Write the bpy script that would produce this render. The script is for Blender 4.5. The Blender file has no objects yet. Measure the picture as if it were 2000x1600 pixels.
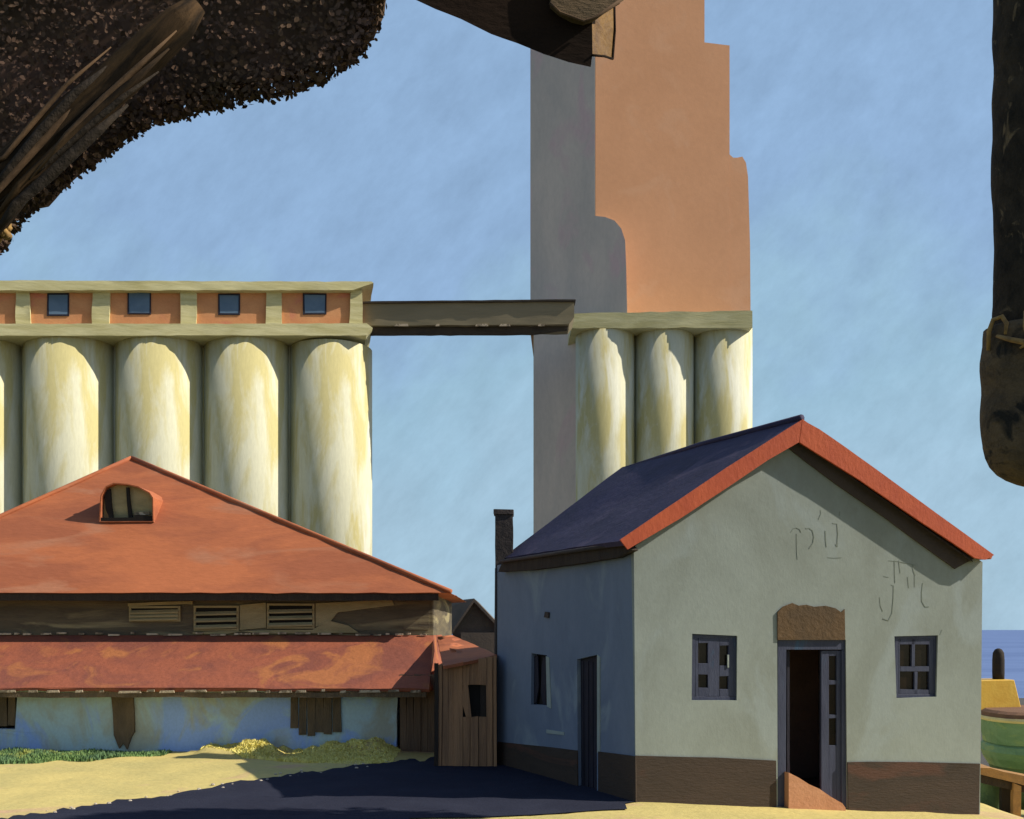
import bpy, math, random
from mathutils import Vector, noise
from mathutils.geometry import tessellate_polygon
random.seed(7)
R = math.radians
scene = bpy.context.scene
col = scene.collection

# ------------------------------------------------------------------ camera
EYE = 2.23           # eye height, metres
F = 2000.0           # focal length in photograph pixels (photograph is 2000 x 1600)
HX, HY = 1000.0, 1230.0   # principal column and horizon row
cam = bpy.data.cameras.new('camera')
cam.sensor_width = 36.0
cam.lens = 36.0
cam.shift_y = (HY - 800.0) / 2000.0
cam.clip_start = 0.1
cam.clip_end = 20000
camo = bpy.data.objects.new('camera', cam)
camo.location = (0, 0, EYE)
camo.rotation_euler = (R(90), 0, 0)
col.objects.link(camo)
scene.camera = camo

# ------------------------------------------------------------------ light
SUN_EL, SUN_AZ = R(37), R(96.5)          # azimuth clockwise from +Y
S = Vector((math.sin(SUN_AZ) * math.cos(SUN_EL), math.cos(SUN_AZ) * math.cos(SUN_EL), math.sin(SUN_EL)))
w = bpy.data.worlds.new('World')
scene.world = w
w.use_nodes = True
nt = w.node_tree
for n in list(nt.nodes):
    nt.nodes.remove(n)
out = nt.nodes.new('ShaderNodeOutputWorld')
bg = nt.nodes.new('ShaderNodeBackground')
sky = nt.nodes.new('ShaderNodeTexSky')
sky.sky_type = 'NISHITA'
sky.sun_disc = False
sky.sun_elevation = SUN_EL
sky.sun_rotation = SUN_AZ
sky.air_density = 1.0
sky.dust_density = 0.6
sky.ozone_density = 1.0
SKY_STRENGTH = 0.09
bg.inputs['Strength'].default_value = SKY_STRENGTH
# a broad pale haze bank over the water in the north, uneven as thin high cloud is
tc = nt.nodes.new('ShaderNodeTexCoord')
dt = nt.nodes.new('ShaderNodeVectorMath'); dt.operation = 'DOT_PRODUCT'
dt.inputs[1].default_value = Vector((0.02, 1.0, 0.32)).normalized()
nm = nt.nodes.new('ShaderNodeVectorMath'); nm.operation = 'NORMALIZE'
nt.links.new(tc.outputs['Generated'], nm.inputs[0])
nt.links.new(nm.outputs['Vector'], dt.inputs[0])
fac = nt.nodes.new('ShaderNodeMapRange'); fac.interpolation_type = 'SMOOTHSTEP'
fac.inputs['From Min'].default_value = 0.25; fac.inputs['From Max'].default_value = 0.80
fac.inputs['To Max'].default_value = 0.94
nt.links.new(dt.outputs['Value'], fac.inputs['Value'])
def wnoise(sc, det, scale, ro=.6):
    mp = nt.nodes.new('ShaderNodeMapping'); mp.inputs['Scale'].default_value = scale
    mp.inputs['Rotation'].default_value = (0, 0.75, 0); mp.vector_type = 'TEXTURE'
    nz = nt.nodes.new('ShaderNodeTexNoise'); nz.inputs['Scale'].default_value = sc
    nz.inputs['Detail'].default_value = det; nz.inputs['Roughness'].default_value = ro
    nt.links.new(nm.outputs['Vector'], mp.inputs['Vector']); nt.links.new(mp.outputs['Vector'], nz.inputs['Vector'])
    return nz
sepz = nt.nodes.new('ShaderNodeSeparateXYZ'); nt.links.new(nm.outputs['Vector'], sepz.inputs['Vector'])
hz = nt.nodes.new('ShaderNodeMapRange'); hz.inputs['From Min'].default_value = 0.0; hz.inputs['From Max'].default_value = 0.50
nt.links.new(sepz.outputs['Z'], hz.inputs['Value'])
n1 = wnoise(3.0, 9, (1, 1, 1))
ad = nt.nodes.new('ShaderNodeMath'); ad.operation = 'MULTIPLY_ADD'; ad.inputs[1].default_value = 1.5
nt.links.new(n1.outputs['Fac'], ad.inputs[0]); 
sb = nt.nodes.new('ShaderNodeMath'); sb.operation = 'SUBTRACT'; sb.inputs[1].default_value = 0.75
nt.links.new(hz.outputs['Result'], sb.inputs[0]); nt.links.new(sb.outputs['Value'], ad.inputs[2])
rp = nt.nodes.new('ShaderNodeValToRGB')
k = 0.98 / SKY_STRENGTH
def hc(r, g, b): return (*[v * k for v in (r, g, b)], 1)
els = rp.color_ramp.elements
els[0].position = 0.15; els[0].color = hc(.335, .500, .635)
els[1].position = 0.85; els[1].color = hc(.265, .410, .620)
m_ = els.new(0.5); m_.color = hc(.302, .478, .615)
nt.links.new(ad.outputs['Value'], rp.inputs['Fac'])
n2 = wnoise(30, 6, (1.0, 1.0, 2.2), .7)
gr = nt.nodes.new('ShaderNodeMapRange'); gr.inputs['To Min'].default_value = 0.74; gr.inputs['To Max'].default_value = 1.22
nt.links.new(n2.outputs['Fac'], gr.inputs['Value'])
vm = nt.nodes.new('ShaderNodeVectorMath'); vm.operation = 'SCALE'
nt.links.new(rp.outputs['Color'], vm.inputs[0]); nt.links.new(gr.outputs['Result'], vm.inputs['Scale'])
mx = nt.nodes.new('ShaderNodeMix'); mx.data_type = 'RGBA'
nt.links.new(fac.outputs['Result'], mx.inputs['Factor'])
nt.links.new(sky.outputs['Color'], mx.inputs['A'])
nt.links.new(vm.outputs['Vector'], mx.inputs['B'])
nt.links.new(mx.outputs['Result'], bg.inputs['Color'])
nt.links.new(bg.outputs['Background'], out.inputs['Surface'])

sl = bpy.data.lights.new('sun', 'SUN')
sl.energy = 4.9
sl.angle = R(0.5)
sl.color = (1.0, 0.90, 0.74)
so = bpy.data.objects.new('sun', sl)
so.rotation_euler = S.to_track_quat('Z', 'Y').to_euler()
so.location = (30, -10, 30)
col.objects.link(so)
vs = scene.view_settings
vs.view_transform = 'Standard'
vs.look = 'None'
vs.exposure = 0.2
vs.gamma = 1.0
vs.use_curve_mapping = False

# ------------------------------------------------------------------ helpers
def lin(r, g, b):
    f = lambda c: (c / 255 / 12.92) if c / 255 <= 0.04045 else ((c / 255 + 0.055) / 1.055) ** 2.4
    return (f(r), f(g), f(b))

def mat(name, c1, c2=None, scale=1.5, stretch=(1, 1, 1), rough=0.85, bump=0.3, bscale=18.0,
        c3=None, s3=0.6, w3=0.55, grain=0.10, rot=(0, 0, 0), spec=0.3, metal=0.0, contrast=(0.36, 0.64), detail=8, vtype='POINT'):
    m = bpy.data.materials.new(name)
    m.use_nodes = True
    t = m.node_tree
    b = t.nodes['Principled BSDF']
    b.inputs['Roughness'].default_value = rough
    b.inputs['Specular IOR Level'].default_value = spec
    b.inputs['Metallic'].default_value = metal
    tcn = t.nodes.new('ShaderNodeTexCoord')
    mpn = t.nodes.new('ShaderNodeMapping')
    mpn.vector_type = vtype
    mpn.inputs['Scale'].default_value = stretch
    mpn.inputs['Rotation'].default_value = rot
    t.links.new(tcn.outputs['Object'], mpn.inputs['Vector'])
    def nse(sc, det=detail, ro=0.6, dist=0.0, vec=None):
        n = t.nodes.new('ShaderNodeTexNoise')
        n.inputs['Scale'].default_value = sc
        n.inputs['Detail'].default_value = det
        n.inputs['Roughness'].default_value = ro
        n.inputs['Distortion'].default_value = dist
        t.links.new(vec or mpn.outputs['Vector'], n.inputs['Vector'])
        return n
    def ramp(n, a, z):
        r = t.nodes.new('ShaderNodeMapRange')
        r.inputs['From Min'].default_value = a
        r.inputs['From Max'].default_value = z
        t.links.new(n.outputs['Fac'], r.inputs['Value'])
        return r.outputs['Result']
    def mixc(fac, A, B, mode='MIX'):
        x = t.nodes.new('ShaderNodeMix')
        x.data_type = 'RGBA'
        x.blend_type = mode
        if isinstance(fac, float): x.inputs['Factor'].default_value = fac
        else: t.links.new(fac, x.inputs['Factor'])
        for sock, v in (('A', A), ('B', B)):
            if isinstance(v, tuple): x.inputs[sock].default_value = (*v, 1)
            else: t.links.new(v, x.inputs[sock])
        return x.outputs['Result']
    c = mixc(ramp(nse(scale, dist=0.6), *contrast), c1, c2 or tuple(0.85 * v for v in c1))
    if c3:
        c = mixc(ramp(nse(s3, 5, 0.55, 1.0), w3, w3 + 0.10), c, c3)
    if grain:
        g = nse(scale * 14, 4, 0.7)
        r = t.nodes.new('ShaderNodeMapRange')
        r.inputs['To Min'].default_value = 1 - 1.6 * grain
        r.inputs['To Max'].default_value = 1 + 1.6 * grain
        t.links.new(g.outputs['Fac'], r.inputs['Value'])
        cmb = t.nodes.new('ShaderNodeCombineColor')
        for k in ('Red', 'Green', 'Blue'):
            t.links.new(r.outputs['Result'], cmb.inputs[k])
        c = mixc(1.0, c, cmb.outputs['Color'], 'MULTIPLY')
    t.links.new(c, b.inputs['Base Color'])
    if bump:
        bn = t.nodes.new('ShaderNodeBump')
        bn.inputs['Strength'].default_value = bump
        bn.inputs['Distance'].default_value = 0.03
        t.links.new(nse(bscale, 6, 0.6).outputs['Fac'], bn.inputs['Height'])
        t.links.new(bn.outputs['Normal'], b.inputs['Normal'])
    return m

class Plane:
    """a real plane in the place; p(px,py,off) is the point of it seen at a photograph pixel"""
    def __init__(self, P, n):
        self.P = Vector(P); self.n = Vector(n).normalized()
    def p(self, x, y, off=0.0):
        d = Vector(((x - HX) / F, 1.0, -(y - HY) / F))
        o = Vector((0, 0, EYE))
        P = self.P + self.n * off
        k = (P - o).dot(self.n) / d.dot(self.n)
        return o + d * k

def at(x, y, D):
    return Vector(((x - HX) / F * D, D, EYE - (y - HY) / F * D))

class MB:
    def __init__(self):
        self.v = []; self.f = []
    def face(self, pts):
        i = len(self.v)
        self.v += [Vector(p) for p in pts]
        self.f.append(tuple(range(i, i + len(pts))))
        return self
    def prism(self, loops, vec):
        """loops: outer loop then holes (3-D points); solid from the loops along vec"""
        vec = Vector(vec)
        loops = [[Vector(p) for p in l] for l in loops]
        flat = [p for l in loops for p in l]
        base = len(self.v)
        n = len(flat)
        self.v += flat + [p + vec for p in flat]
        for a, b, c in tessellate_polygon(loops):
            self.f.append((base + a, base + b, base + c))
            self.f.append((base + n + c, base + n + b, base + n + a))
        k = base
        for l in loops:
            m = len(l)
            for i in range(m):
                a, b = k + i, k + (i + 1) % m
                self.f.append((a, b, b + n, a + n))
            k += m
        return self
    def slab(self, pl, outer, holes=(), off=0.0, th=0.1):
        return self.prism([[pl.p(x, y, off) for x, y in l] for l in [outer, *holes]], -pl.n * th)
    def rect(self, pl, x0, y0, x1, y1, off=0.0, th=0.1, j=0.0):
        r = lambda: random.uniform(-j, j)
        return self.slab(pl, [(x0 + r(), y1 + r()), (x1 + r(), y1 + r()), (x1 + r(), y0 + r()), (x0 + r(), y0 + r())], (), off, th)
    def box(self, a, b):
        x0, y0, z0 = a; x1, y1, z1 = b
        return self.prism([[(x0, y0, z0), (x1, y0, z0), (x1, y1, z0), (x0, y1, z0)]], (0, 0, z1 - z0))
    def loft(self, rings, cap=True):
        base = len(self.v); m = len(rings[0])
        for r in rings: self.v += [Vector(p) for p in r]
        for k in range(len(rings) - 1):
            for i in range(m):
                a = base + k * m + i; b = base + k * m + (i + 1) % m
                self.f.append((a, b, b + m, a + m))
        if cap:
            self.f.append(tuple(base + i for i in reversed(range(m))))
            self.f.append(tuple(base + (len(rings) - 1) * m + i for i in range(m)))
        return self
    def tube(self, pts, radii, seg=10, wob=0.0, flat=1.0):
        pts = [Vector(p) for p in pts]
        rings = []
        for i, p in enumerate(pts):
            d = (pts[min(i + 1, len(pts) - 1)] - pts[max(i - 1, 0)]).normalized()
            u = d.cross(Vector((0, 1, 0.13))).normalized(); v = d.cross(u)
            r = radii[i] if isinstance(radii, (list, tuple)) else radii
            ring = []
            for k in range(seg):
                a = 2 * math.pi * k / seg
                q = p + (u * math.cos(a) + v * math.sin(a) * flat) * r
                if wob:
                    q += (q - p).normalized() * r * wob * noise.noise(q * (2.2 / max(r, .02)) * .25)
                ring.append(q)
            rings.append(ring)
        return self.loft(rings)
    def build(self, name, m, parent=None, smooth=False, bevel=0.0, rough=0.0, sub=0.0):
        o_loc = Vector((0, 0, 0))
        if parent is not None:
            q = parent
            while q is not None:
                o_loc += q.location; q = q.parent
        me = bpy.data.meshes.new(name)
        me.from_pydata([tuple(p - o_loc) for p in self.v], [], self.f)
        me.materials.append(m)
        me.update()
        import bmesh
        bm = bmesh.new(); bm.from_mesh(me)
        bmesh.ops.remove_doubles(bm, verts=bm.verts, dist=1e-5)
        bmesh.ops.recalc_face_normals(bm, faces=bm.faces)
        if sub > 0:
            for _ in range(6):
                es = [e for e in bm.edges if e.calc_length() > sub]
                if not es: break
                bmesh.ops.subdivide_edges(bm, edges=es, cuts=1)
                bmesh.ops.triangulate(bm, faces=[f for f in bm.faces if len(f.verts) > 4])
        if rough > 0:
            for vv in bm.verts:
                q = (vv.co + o_loc) * 2.3
                vv.co += Vector((noise.noise(q), noise.noise(q + Vector((31, 0, 0))), noise.noise(q + Vector((0, 57, 0))))) * rough
        bm.to_mesh(me); bm.free()
        if smooth:
            for p in me.polygons: p.use_smooth = True
        elif rough > 0 and sub > 0:
            for p in me.polygons: p.use_smooth = True
            me.set_sharp_from_angle(angle=R(28))
        o = bpy.data.objects.new(name, me)
        col.objects.link(o)
        if parent is not None: o.parent = parent
        if bevel:
            b = o.modifiers.new('bevel', 'BEVEL'); b.width = bevel; b.segments = 2; b.limit_method = 'ANGLE'
        return o

def thing(name, label, cat, loc, group=None):
    o = bpy.data.objects.new(name, None)
    o.empty_display_size = 0.2
    o.location = loc
    col.objects.link(o)
    o['label'] = label; o['category'] = cat
    if group: o['group'] = group
    return o

def dup(o, delta, parent):
    c = o.copy(); col.objects.link(c); c.parent = parent
    c.location = Vector(o.location) + Vector(delta)
    for ch in o.children:
        g = ch.copy(); col.objects.link(g); g.parent = c
    return c

def smoothstep(a, b, x):
    t = max(0.0, min(1.0, (x - a) / (b - a))); return t * t * (3 - 2 * t)

def inpoly(x, y, P):
    c = False; j = len(P) - 1
    for i in range(len(P)):
        if (P[i][1] > y) != (P[j][1] > y) and x < (P[j][0] - P[i][0]) * (y - P[i][1]) / (P[j][1] - P[i][1]) + P[i][0]:
            c = not c
        j = i
    return c

# ------------------------------------------------------------------ materials
M = {}
M['sand'] = mat('dry_sandy_earth', (.62, .51, .19), (.50, .43, .17), .7, bump=.5, bscale=9, c3=(.56, .38, .22), s3=.5, w3=.56, grain=.14)
M['dim_ground'] = mat('dim_unseen_ground', (.075, .085, .035), (.055, .065, .03), .8, bump=.6, bscale=20, grain=.2)
M['dim_yard'] = mat('low_bounce_yard', (.085, .080, .075), (.065, .062, .058), .5, bump=.4, bscale=12, grain=.15)
M['ground_shade'] = mat('painted_ground_shade', (.030, .034, .056), (.024, .027, .046), .9, bump=.4, bscale=40, rough=.95, grain=.14, spec=.08)
M['sea'] = mat('sea_water', (.13, .20, .40), (.10, .16, .34), .03, (1, 3, 1), rough=.7, bump=.4, bscale=.8, grain=.03, spec=.2, contrast=(.42, .58))
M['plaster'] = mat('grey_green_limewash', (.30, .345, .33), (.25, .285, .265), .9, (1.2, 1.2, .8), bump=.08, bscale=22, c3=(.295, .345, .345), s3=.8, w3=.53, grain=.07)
M['shaded_wash'] = mat('shade_tinted_limewash', (.20, .25, .345), (.16, .205, .29), .8, (1.4, 1.4, .7), bump=.12, bscale=22, c3=(.24, .30, .37), s3=.9, w3=.55, grain=.07)
M['dado'] = mat('brown_dado_paint', (.068, .048, .037), (.050, .038, .030), .9, (.6, .6, 2.4), bump=.3, bscale=16, c3=(.095, .050, .036), s3=.9, w3=.56, grain=.10)
M['eave_shade'] = mat('painted_eave_shade', (.075, .058, .052), (.058, .046, .042), 1.6, bump=.2, grain=.06)
M['slate'] = mat('blue_black_slate', (.058, .052, .105), (.040, .038, .075), .8, (1, 1, 1), rough=.8, bump=.35, bscale=10, c3=(.085, .07, .12), s3=1.4, w3=.60, grain=.12, spec=.2)
M['orange_paint'] = mat('orange_red_barge_paint', (.56, .115, .045), (.48, .09, .04), 2.0, (1, 1, .6), rough=.65, bump=.2, grain=.06)
M['dark_wood'] = mat('dark_brown_timber', (.050, .038, .030), (.034, .026, .022), 1.6, (4, 4, .6), bump=.5, bscale=14, grain=.12)
M['blue_paint'] = mat('navy_blue_joinery_paint', (.055, .066, .115), (.040, .048, .090), 2.5, (3, 3, .7), rough=.6, bump=.2, grain=.08, c3=(.04, .09, .17), s3=1.6, w3=.64)
M['blue_dark'] = mat('blue_black_door_paint', (.022, .022, .040), (.014, .014, .026), 2.5, (4, 4, .5), rough=.7, bump=.3, grain=.12)
M['glass'] = mat('dark_window_glass', (.012, .010, .007), (.018, .012, .008), 3, rough=.2, bump=.05, bscale=4, spec=.35, grain=0)
M['pale_trim'] = mat('pale_lime_surround', (.37, .43, .415), (.30, .35, .33), 2.2, bump=.2, grain=.05)
M['brown_board'] = mat('weathered_brown_board', (.16, .095, .045), (.10, .066, .038), 1.4, (1, 1, 1), bump=.4, grain=.10)
M['sun_patch'] = mat('sun_patch_orange', (.56, .28, .16), (.49, .235, .13), 3, bump=.3, grain=.06)
M['soot'] = mat('sooty_brick', (.075, .062, .058), (.05, .042, .042), 2.5, bump=.6, bscale=12, grain=.12)
M['faint'] = mat('faded_sign_paint', (.185, .215, .185), (.25, .285, .26), 6, bump=.0, grain=.1)
M['interior'] = mat('dim_room_plaster', (.24, .15, .12), (.18, .12, .10), 1.5, bump=.2)
M['rust_roof'] = mat('orange_iron_roof', (.45, .145, .060), (.33, .105, .050), .8, (.5, 1, 1.8), rough=.8, bump=.4, bscale=7, c3=(.40, .165, .09), s3=.6, w3=.55, grain=.11, rot=(0, .35, 0), contrast=(.40, .60))
M['rust_skirt'] = mat('rusty_lower_roof', (.30, .092, .050), (.21, .068, .046), .9, (1, 1, 1), rough=.8, bump=.6, bscale=9, c3=(.37, .135, .052), s3=1.0, w3=.53, grain=.16, contrast=(.42, .58))
M['clere'] = mat('weathered_clerestory_board', (.15, .125, .08), (.085, .073, .055), 1.1, (.5, .5, 4), bump=.5, bscale=10, c3=(.30, .26, .15), s3=.6, w3=.55, grain=.14)
M['olive'] = mat('olive_louvre_paint', (.40, .34, .19), (.30, .26, .14), 2, (1, 1, 3), bump=.3, grain=.1)
M['shed_wall'] = mat('patchy_pale_blue_wash', (.50, .68, .76), (.46, .50, .44), 1.5, (1, 1, .7), bump=.25, bscale=12, c3=(.36, .54, .98), s3=.9, w3=.51, grain=.12, contrast=(.44, .62))
M['shed_brown'] = mat('old_brown_planks', (.19, .135, .085), (.12, .09, .06), 1.8, (3, 3, .8), bump=.7, bscale=16, grain=.18)
M['fringe'] = mat('pale_broken_edge', (.55, .45, .33), (.20, .16, .11), 5, (1, 1, 1), bump=.4, grain=.15, contrast=(.46, .54))
M['plank'] = mat('brown_shed_plank', (.46, .255, .135), (.29, .165, .095), 1.3, (7, 7, .5), bump=.5, bscale=10, grain=.18)
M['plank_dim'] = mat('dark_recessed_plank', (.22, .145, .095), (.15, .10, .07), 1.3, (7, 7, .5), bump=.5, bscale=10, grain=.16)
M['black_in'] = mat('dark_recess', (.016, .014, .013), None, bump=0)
M['concrete'] = mat('cream_silo_limewash', (.62, .62, .47), (.54, .49, .24), .7, (1, 1, .22), bump=.5, bscale=3, c3=(.68, .69, .58), s3=.5, w3=.53, grain=.10, contrast=(.44, .58))
M['trim'] = mat('olive_cream_concrete', (.66, .62, .36), (.50, .46, .23), 1.0, (.4, .4, 3), bump=.5, bscale=5, grain=.10)
M['head_orange'] = mat('orange_headhouse_render', (.62, .30, .14), (.54, .235, .11), .55, (1, 1, 1.4), bump=.4, bscale=5, c3=(.55, .20, .13), s3=.28, w3=.56, grain=.10)
M['win_grey'] = mat('blue_grey_headhouse_pane', (.12, .19, .29), (.09, .15, .24), 1, rough=.5, bump=.1, grain=.05, spec=.2)
M['tower'] = mat('terracotta_tower_render', (.54, .285, .160), (.50, .26, .143), .22, (1, 1, 1), bump=.3, bscale=2.2, c3=(.53, .29, .170), s3=.35, w3=.57, grain=.05)
M['cement'] = mat('grey_cement_render', (.68, .59, .53), (.57, .51, .47), .3, (1, 1, .5), bump=.3, bscale=2.2, c3=(.66, .50, .50), s3=.25, w3=.53, grain=.08)
M['bridge'] = mat('brown_conveyor_sheeting', (.255, .215, .14), (.21, .18, .115), .5, (.3, 1, 3), bump=.3, bscale=4, grain=.08)
M['bridge_under'] = mat('dark_conveyor_underside', (.06, .047, .036), (.045, .036, .03), 1, bump=.3, grain=.1)
M['greyhouse'] = mat('grey_brown_roof_felt', (.125, .098, .078), (.09, .075, .062), 1, bump=.3, grain=.1)
M['leaf_dark'] = mat('dark_brown_leaf', (.125, .078, .060), (.088, .062, .042), 1.4, rough=1.0, bump=0, c3=(.13, .083, .066), s3=1.2, w3=.54, grain=.08, spec=0.0)
M['bark_streak'] = mat('streaky_brown_bark', (.075, .045, .022), (.018, .013, .009), 9.0, (9, 1, 1), rot=(0, R(-44), 0), vtype='TEXTURE', bump=.6, bscale=26, grain=.15, contrast=(.42, .60), spec=.1)
M['hewn'] = mat('dark_hewn_wood', (.026, .016, .011), (.018, .012, .009), 1.6, (1, 1, 3), rough=.9, bump=.25, bscale=12, grain=.1, spec=.05)
M['amber'] = mat('amber_cut_wood', (.20, .105, .020), (.11, .055, .016), 9, rough=.7, bump=.4, bscale=22, grain=.18)
M['tan'] = mat('tan_split_wood', (.16, .105, .055), (.11, .075, .040), 5, (1, 1, 3), bump=.4, bscale=20, grain=.14)
M['bark'] = mat('black_rough_bark', (.062, .048, .034), (.026, .022, .018), 4.5, (1.2, 1.2, .7), rough=.85, bump=1.0, bscale=16, c3=(.20, .145, .085), s3=5.2, w3=.60, grain=.3, spec=.1)
M['bark_stub'] = mat('grey_brown_stub_bark', (.17, .12, .07), (.085, .065, .045), 4, bump=1.0, bscale=16, c3=(.03, .028, .025), s3=3.0, w3=.55, grain=.3, spec=.1)
M['twig'] = mat('yellow_brown_twig', (.42, .26, .09), (.22, .14, .06), 9, bump=.5, grain=.2)
M['grass'] = mat('green_grass_blade', (.16, .27, .09), (.11, .20, .10), 1.2, bump=0, grain=.2, c3=(.34, .38, .10), s3=.9, w3=.55)
M['dry_grass'] = mat('yellow_dry_grass', (.88, .82, .30), (.76, .68, .22), 1.5, bump=0, grain=.15)
M['hull'] = mat('green_hull_paint', (.20, .35, .20), (.13, .26, .135), 2.2, (1, 1, 2), rough=.6, bump=.3, grain=.12, c3=(.25, .37, .16), s3=1.8, w3=.54)
M['hull_low'] = mat('dull_green_bottom_paint', (.12, .20, .10), (.085, .14, .08), 3, bump=.4, grain=.15)
M['deck'] = mat('brown_deck', (.21, .115, .065), (.17, .09, .055), 2, (.5, 3, 1), bump=.3, grain=.1)
M['yellow'] = mat('yellow_cabin_paint', (.74, .47, .07), (.68, .40, .05), 3, rough=.5, bump=.15, grain=.05)
M['funnel'] = mat('black_funnel_paint', (.030, .024, .018), (.020, .018, .022), 3, bump=.3, grain=.1)
M['cream'] = mat('cream_rub_rail', (.75, .66, .34), None, 3, bump=.2)
M['jetty'] = mat('orange_brown_timber', (.42, .23, .09), (.26, .15, .07), 3, (1, 1, 1), bump=.5, bscale=16, grain=.18)
M['stone'] = mat('pale_pebble', (.55, .50, .40), (.42, .36, .30), 8, bump=.3)

# ------------------------------------------------------------------ ground, water
def gz(x, y):
    z = -0.0687 * max(0.0, min(x - 1.6, 5.2))
    z -= 0.75 * smoothstep(6.9, 8.6, x) * smoothstep(13.2, 15.0, y)
    return z

def grid(xs, ys, fz):
    b = MB()
    b.v = [Vector((x, y, fz(x, y))) for y in ys for x in xs]
    n = len(xs)
    b.f = [(j * n + i, j * n + i + 1, (j + 1) * n + i + 1, (j + 1) * n + i) for j in range(len(ys) - 1) for i in range(n - 1)]
    return b
def steps(a, b, d):
    n = max(1, int(round((b - a) / d))); return [a + (b - a) * i / n for i in range(n + 1)]
xs = [-900, -300, -100, -50] + steps(-30, -14, 2) + steps(-13.5, -7, .25) + steps(-6.9, -1.8, .10) + steps(-1.6, 12, .25) + [14, 18, 24, 40, 90, 300, 900]
def gz2(x, y):
    z = gz(x, y)
    if 10 < y < 21 and x < 8: z += .022 * noise.noise(Vector((x * 1.7, y * 1.7, 0))) - .012
    if 17 < y < 19 and -7 < x < -1.9:
        z += .30 * smoothstep(17.9, 18.5, y) * smoothstep(-6.6, -4.9, x) * smoothstep(-1.95, -2.5, x) * max(0, .35 + 1.1 * noise.noise(Vector((x * 1.4, 2.2, 0))) + .35 * noise.noise(Vector((x * 5, y * 3, 0))))
    return z
ground = grid(xs, steps(10.5, 17.5, .25) + steps(17.6, 19, .1) + steps(19.25, 24, .25), gz2).build('ground', M['sand'], smooth=True)
ground['kind'] = 'structure'
near_ground = grid(xs, [-60, -20, -5, 2, 6, 8, 10.5], gz2).build('dim_near_ground', M['dim_ground'], smooth=True)  # unseen ground, coloured dark to cut light bounced onto shaded walls
near_ground['kind'] = 'structure'
dim_back_ground = grid(xs, [24, 26, 30, 36, 44, 50], gz2)
b2 = grid([-900, -100, -50, -20, 0, 12, 18], [50, 70, 110, 160], lambda x, y: gz(x, min(y, 50)))
base = len(dim_back_ground.v); dim_back_ground.v += b2.v; dim_back_ground.f += [tuple(base + i for i in f) for f in b2.f]
dim_back_ground = dim_back_ground.build('dim_back_ground', M['dim_yard'], smooth=True)  # ground coloured dark to cut light bounced onto the silos' shaded sides
dim_back_ground['kind'] = 'structure'

sea = grid([-9000, -900, 0, 20, 60, 200, 900, 9000], [49, 60, 80, 120, 300, 1000, 4000, 12000], lambda x, y: -1.75).build('sea', M['sea'])
sea['kind'] = 'structure'

# shadow painted as a dark sheet between house and sheds, with a broken edge
edge = [(-40, 1604), (70, 1590), (160, 1575), (330, 1553), (470, 1526), (600, 1508), (700, 1496), (780, 1487), (800, 1484), (900, 1478), (990, 1478)]
def gpix(x, y, lift):
    P = Plane((0, 0, 0), (0, 0, 1)).p(x, y)
    P.z = lift; return P
loop = []
for i in range(len(edge) - 1):
    (x0, y0), (x1, y1) = edge[i], edge[i + 1]
    for k in range(10):
        t = k / 10
        x = x0 + (x1 - x0) * t; y = y0 + (y1 - y0) * t
        y += 7 * noise.noise(Vector((x / 22, 3.1, 0))) + 5 * noise.noise(Vector((x / 6, 9.1, 0))) * (1 if x < 780 else 0)
        loop.append((x, y))
loop.append((990, 1478))
pts = [gpix(x, y, 0) for x, y in loop]
pts += [Vector((1.9, 13.5, 0)), Vector((1.45, 13.15, 0))]
near = [(1225, 1581), (1130, 1586), (1040, 1592), (940, 1596), (800, 1600), (760, 1640), (400, 1700), (-300, 1700), (-300, 1640)]
for i, (x, y) in enumerate(near):
    pts.append(gpix(x, y + random.uniform(-1.5, 1.5), 0))
tris = tessellate_polygon([pts])
tb = MB(); tb.v = pts; tb.f = [tuple(t) for t in tris]
shade_sheet = tb.build('painted_shadow_apron', M['ground_shade'], sub=.35)
for v in shade_sheet.data.vertices:
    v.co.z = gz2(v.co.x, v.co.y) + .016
shade_sheet['kind'] = 'structure'

# ------------------------------------------------------------------ gabled house
N0 = Vector((1.6095, 13.3, 0)); fa = R(12)
FU = Vector((math.cos(fa), math.sin(fa), 0)); FN = Vector((math.sin(fa), -math.cos(fa), 0))
FAC = Plane(N0, FN)
F0 = Vector((-.2394, 17.1, 0)); LV = F0 - N0
LN = Vector((-LV.y, LV.x, 0)).normalized()
if LN.x > 0: LN = -LN
SIDE = Plane(N0, LN)
house = thing('gable_house', 'grey green gabled house with dark slate roof, orange barge boards and open blue door', 'house', (N0.x, N0.y, 0))
DOOR = [(1519, 1582), (1655, 1586), (1652, 1250), (1518, 1250)]
LINTEL_H = [(1518, 1250), (1652, 1250), (1650, 1190), (1519, 1190)]
WL = [(1351, 1368), (1439, 1368), (1440, 1242), (1352, 1238)]
WR = [(1751, 1364), (1829, 1361), (1832, 1241), (1747, 1243)]
TH = .22
apex_px, le_px, re_px = (1558, 856), (1238, 1068), (1919, 1098)
outer = [(1242, 1590), (1519, 1594), (1518, 1250), (1652, 1250), (1655, 1598), (1914, 1604), re_px, apex_px, le_px]
MB().slab(FAC, outer, [WL, WR], 0, TH).build('front_wall', M['plaster'], house)
# side wall (starts behind the front wall; shade is put into its bluer colour)
SW = [(1037, 1376), (1070, 1378), (1068, 1280), (1038, 1276)]
SD = [(1129, 1560), (1166, 1572), (1166, 1279), (1127, 1288)]
s_in = lambda x, y: (x, y)
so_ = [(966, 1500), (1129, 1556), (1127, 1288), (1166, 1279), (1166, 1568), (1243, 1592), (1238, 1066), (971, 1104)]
MB().slab(SIDE, so_, [SW], 0, .2).build('side_wall', M['shaded_wash'], house)['label'] = 'side wall with shade painted into its blue limewash'
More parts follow.
